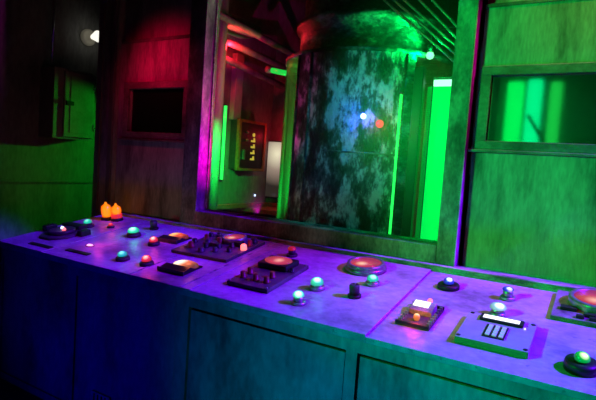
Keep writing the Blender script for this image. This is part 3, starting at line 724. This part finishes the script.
for z in (0.3, 0.38):
    bm = BM(); add_lathe(bm, [(0.012, 0), (0.012, 0.02), (0, 0.022)], 14, mat=Matrix.Translation((0.114, -0.1, z)) @ Matrix.Rotation(PI / 2, 4, 'Y')); obj('push_knob', bm, M['metal'], fp)
boxes('lever', [((0.114, -0.15, 0.1), (0.14, -0.135, 0.2))], M['metal'], fp)
t = thing('wall_screen', 'pale glowing screen on the far chamber wall', 'screen', at(-2.0, 2.75, 1.22))
boxes('case', [((-0.112, -0.04, -0.06), (0.145, 0, 0.57))], M['darkgrey'], t, 0.006)
sm = bulb_glow('BacklitScreen', (1, 0.88, 0.62), (0.42, 0.3, 0.24), 0.36, 0.95, (0.02, -0.05, 0.43), 0.06)
boxes('screen', [((-0.108, -0.046, -0.05), (0.141, -0.04, 0.56))], sm, t)
t = thing('red_pin_light', 'tiny red light on the far chamber wall beside the capsule', 'light', Matrix.Translation((-1.86, 2.75, 1.87)) @ Matrix.Rotation(PI / 2, 4, 'X'))
lathe('lens', [(0.022, 0), (0.02, 0.015), (0.01, 0.024), (0, 0.026)], M['redhot'], t, 16)
lathe('bezel', [(0.03, 0), (0.03, 0.008), (0.023, 0.01)], M['dark'], t, 16)
lamp('red_pin_glow', 'POINT', (-1.84, 2.62, 1.82), 1.2, (1, 0.02, 0.05), 0.02)
bm = BM(); add_box(bm, (-1.87, 2.7, -0.13), (-1.8, 2.75, 2.6), 0.004)
tag(obj('wall_batten', bm, M['chamber']), 'upright batten on the far chamber wall lit red', 'batten')
bm = BM(); add_lathe(bm, [(0.012, 0), (0.01, 0.01), (0, 0.014)], 12, mat=Matrix.Translation((-2.12, 2.52, 1.18)) @ Matrix.Rotation(PI / 2, 4, 'Y'))
tag(obj('blue_pin_light', bm, M['palebluedot']), 'tiny blue light low on the chamber wall under the orange-rimmed box', 'light')
t = thing('red_lamp', 'round red lamp with glowing orange filament high in the chamber corner', 'lamp', at(-2.02, 1.7, 2.69))
bm = BM(); add_lathe(bm, [(0, -0.04), (0.026, -0.03), (0.04, 0), (0.03, 0.028), (0, 0.04)], 24); obj('globe', bm, glow('RedGlobe', (1, 0.02, 0.02), 0.7), t)
bm = BM(); add_tube(bm, [(0.03, -0.035, -0.014), (0.05, -0.01, -0.005)], 0.012); obj('filament', bm, M['orangehot'], t)
boxes('bracket', [((-0.1, -0.02, 0.03), (0.02, 0.02, 0.05))], M['dark'], t, 0.003)
lamp('red_lamp_light', 'POINT', (-1.93, 1.72, 2.6), 11, (1, 0.01, 0.03), 0.04)
bm = BM(); add_box(bm, (-2.12, 1.65, 2.76), (-1.86, 2.1, 2.86), 0.006)
tag(obj('ceiling_box', bm, M['pillar']), 'boxy duct lit red above the red lamp', 'duct')
beams = [((-2.0, 1.55, 2.66), (-1.75, 2.7, 2.5)), ((-1.9, 1.5, 2.82), (-1.65, 2.7, 2.62)), ((-2.05, 1.6, 2.52), (-1.9, 2.7, 2.36))]
bl = ['middle of three dark beams running back from the red lamp', 'highest of three dark beams running back over the red lamp', 'lowest of three dark beams running back under the red lamp']
for (a, b), lab in zip(beams, bl):
    bm = BM(); add_tube(bm, [a, b], 0.035, 8)
    tag(obj('roof_beam', bm, M['column']), lab, 'beam', 'beams at the chamber ceiling')
bm = BM(); add_box(bm, (-2.12, 2.0, 1.95), (-2.06, 2.12, 2.6), 0.006)
tag(obj('wall_post', bm, M['pillar']), 'square wall post lit red above the orange-rimmed wall box', 'post')
t = thing('tube_stub', 'short slanting green glowing tube beside the capsule cap', 'lamp', at(-1.62, 1.98, 2.41))
bm = BM(); add_tube(bm, [(0, 0, 0), (0.17, 0.0, -0.035)], 0.025); obj('tube', bm, glow('GreenStub', (0.01, 0.8, 0.08), 0.8), t)
bm = BM(); add_tube(bm, [(-0.06, 0, 0.012), (0.0, 0, 0)], 0.033); obj('collar', bm, M['column'], t)

# ------------------------------------------------------------------ light
w = bpy.data.worlds.new('World'); S.world = w; w.use_nodes = True
w.node_tree.nodes['Background'].inputs[0].default_value = (0.01, 0.012, 0.02, 1)
w.node_tree.nodes['Background'].inputs[1].default_value = 0.02
lamp('violet_spot', 'SPOT', (4.1, 0.91, 4.1), 3700, (0.11, 0.0, 1.0), 0.1, (0.75, 0.42, 0.93), 24, 0.5)
lamp('violet_spot', 'SPOT', (1.3, 0.91, 3.6), 1050, (0.075, 0.0, 1.0), 0.07, (-1.8, 0.42, 0.93), 25, 0.5)
lamp('magenta_spot', 'SPOT', (2.6, 0.95, 3.2), 75, (1.0, 0.06, 0.35), 0.1, (0.85, 0.87, 1.03), 32, 0.9)
lamp('magenta_spot', 'SPOT', (0.6, 0.91, 3.6), 45, (1.0, 0.0, 0.4), 0.1, (-1.35, 0.7, 1.0), 40, 1.0)
lamp('trim_spot', 'SPOT', (1.3, 0.97, 3.4), 120, (0.9, 0.0, 0.4), 0.02, (0.46, 0.965, 1.4), 46, 1.0)
lamp('reveal_spot', 'SPOT', (-1.0, 1.02, 1.165), 65, (0.9, 0.0, 0.7), 0.01, (-1.5, 0.97, 2.3), 110, 1.0)  # added lamp without a fixture, tints the left window jamb magenta
lamp('reveal_red', 'SPOT', (-1.0, 1.055, 1.165), 50, (1.0, 0.0, 0.03), 0.01, (-1.5, 1.058, 2.4), 100, 1.0)  # added unseen lamp, reddens the jamb behind the pane
lamp('green_spot', 'SPOT', (-1.35, -2.1, 2.1), 490, (0.0, 1.0, 0.085), 0.06, (1.5, 0.85, 2.05), 62, 1.0)
lamp('blue_spot', 'SPOT', (0.35, -1.7, 0.1), 42, (0.0, 0.55, 1.0), 0.1, (0.5, 0.0, 0.4), 86, 1.0)
lamp('blue_spot', 'SPOT', (-1.5, -1.7, 0.1), 14, (0.0, 0.0, 1.0), 0.1, (-1.4, 0.0, 0.4), 80, 1.0)
lamp('red_spot', 'SPOT', (-2.03, 0.52, 2.36), 8.5, (1, 0.0, 0.05), 0.05, (-2.03, 1.0, 2.2), 112, 1.0)
lamp('red_high', 'SPOT', (2.4, 0.0, 3.6), 45, (1, 0.06, 0.0), 0.1, (1.3, 1.0, 2.7), 30, 1.0)
lamp('corridor_green', 'SPOT', (-2.6, 2.7, 1.95), 38, (0.01, 1, 0.03), 0.03, (-3.55, 0.85, 1.3), 54, 0.4)
lamp('chamber_green', 'SPOT', (-1.45, 1.25, 1.7), 60, (0, 1, 0.1), 0.03, (-2.1, 1.62, 1.5), 80, 1.0)
lamp('chamber_red', 'SPOT', (-1.2, 1.3, 2.9), 12, (1, 0.01, 0.04), 0.04, (-1.95, 1.3, 2.3), 60, 1.0)
lamp('capsule_green', 'SPOT', (-0.92, 1.78, 0.75), 120.0, (0, 1, 0.08), 0.03, (-1.1, 1.42, 2.1), 70, 0.8)
lamp('capsule_red', 'POINT', (-1.02, 1.65, 1.75), 1.2, (1, 0.02, 0.02), 0.03)
lamp('teal_fill', 'SPOT', (0.2, 0.1, 3.9), 140, (0.0, 0.8, 0.62), 0.05, (-0.42, 1.3, 1.55), 24, 0.8)

# ------------------------------------------------------------------ camera
yaw, pitch, roll, f = -0.542121502, -0.0700214018, -0.0700628497, 506.0421
cy, sy, cp, sp, cr, sr = math.cos(yaw), math.sin(yaw), math.cos(pitch), math.sin(pitch), math.cos(roll), math.sin(roll)
fwd = Vector((sy * cp, cy * cp, sp)); r0 = Vector((cy, -sy, 0)); d0 = fwd.cross(r0)
rt = cr * r0 + sr * d0; dn = -sr * r0 + cr * d0
cam = bpy.data.cameras.new('camera'); cam.sensor_width = 36; cam.lens = f / 596 * 36; cam.clip_start = 0.05
co = bpy.data.objects.new('camera', cam); COL.objects.link(co)
mw = Matrix((rt, -dn, -fwd)).transposed().to_4x4(); mw.translation = (1.14425547, -1.97303151, 1.55)
co.matrix_world = mw
S.camera = co
S.view_settings.view_transform = 'Standard'; S.view_settings.look = 'None'
S.view_settings.exposure = 0.0; S.view_settings.gamma = 1.0
S.view_settings.use_curve_mapping = False
S.cycles.use_denoising = True
S.cycles.max_bounces = 8; S.cycles.diffuse_bounces = 0; S.cycles.transparent_max_bounces = 12
S.cycles.sample_clamp_indirect = 4.0
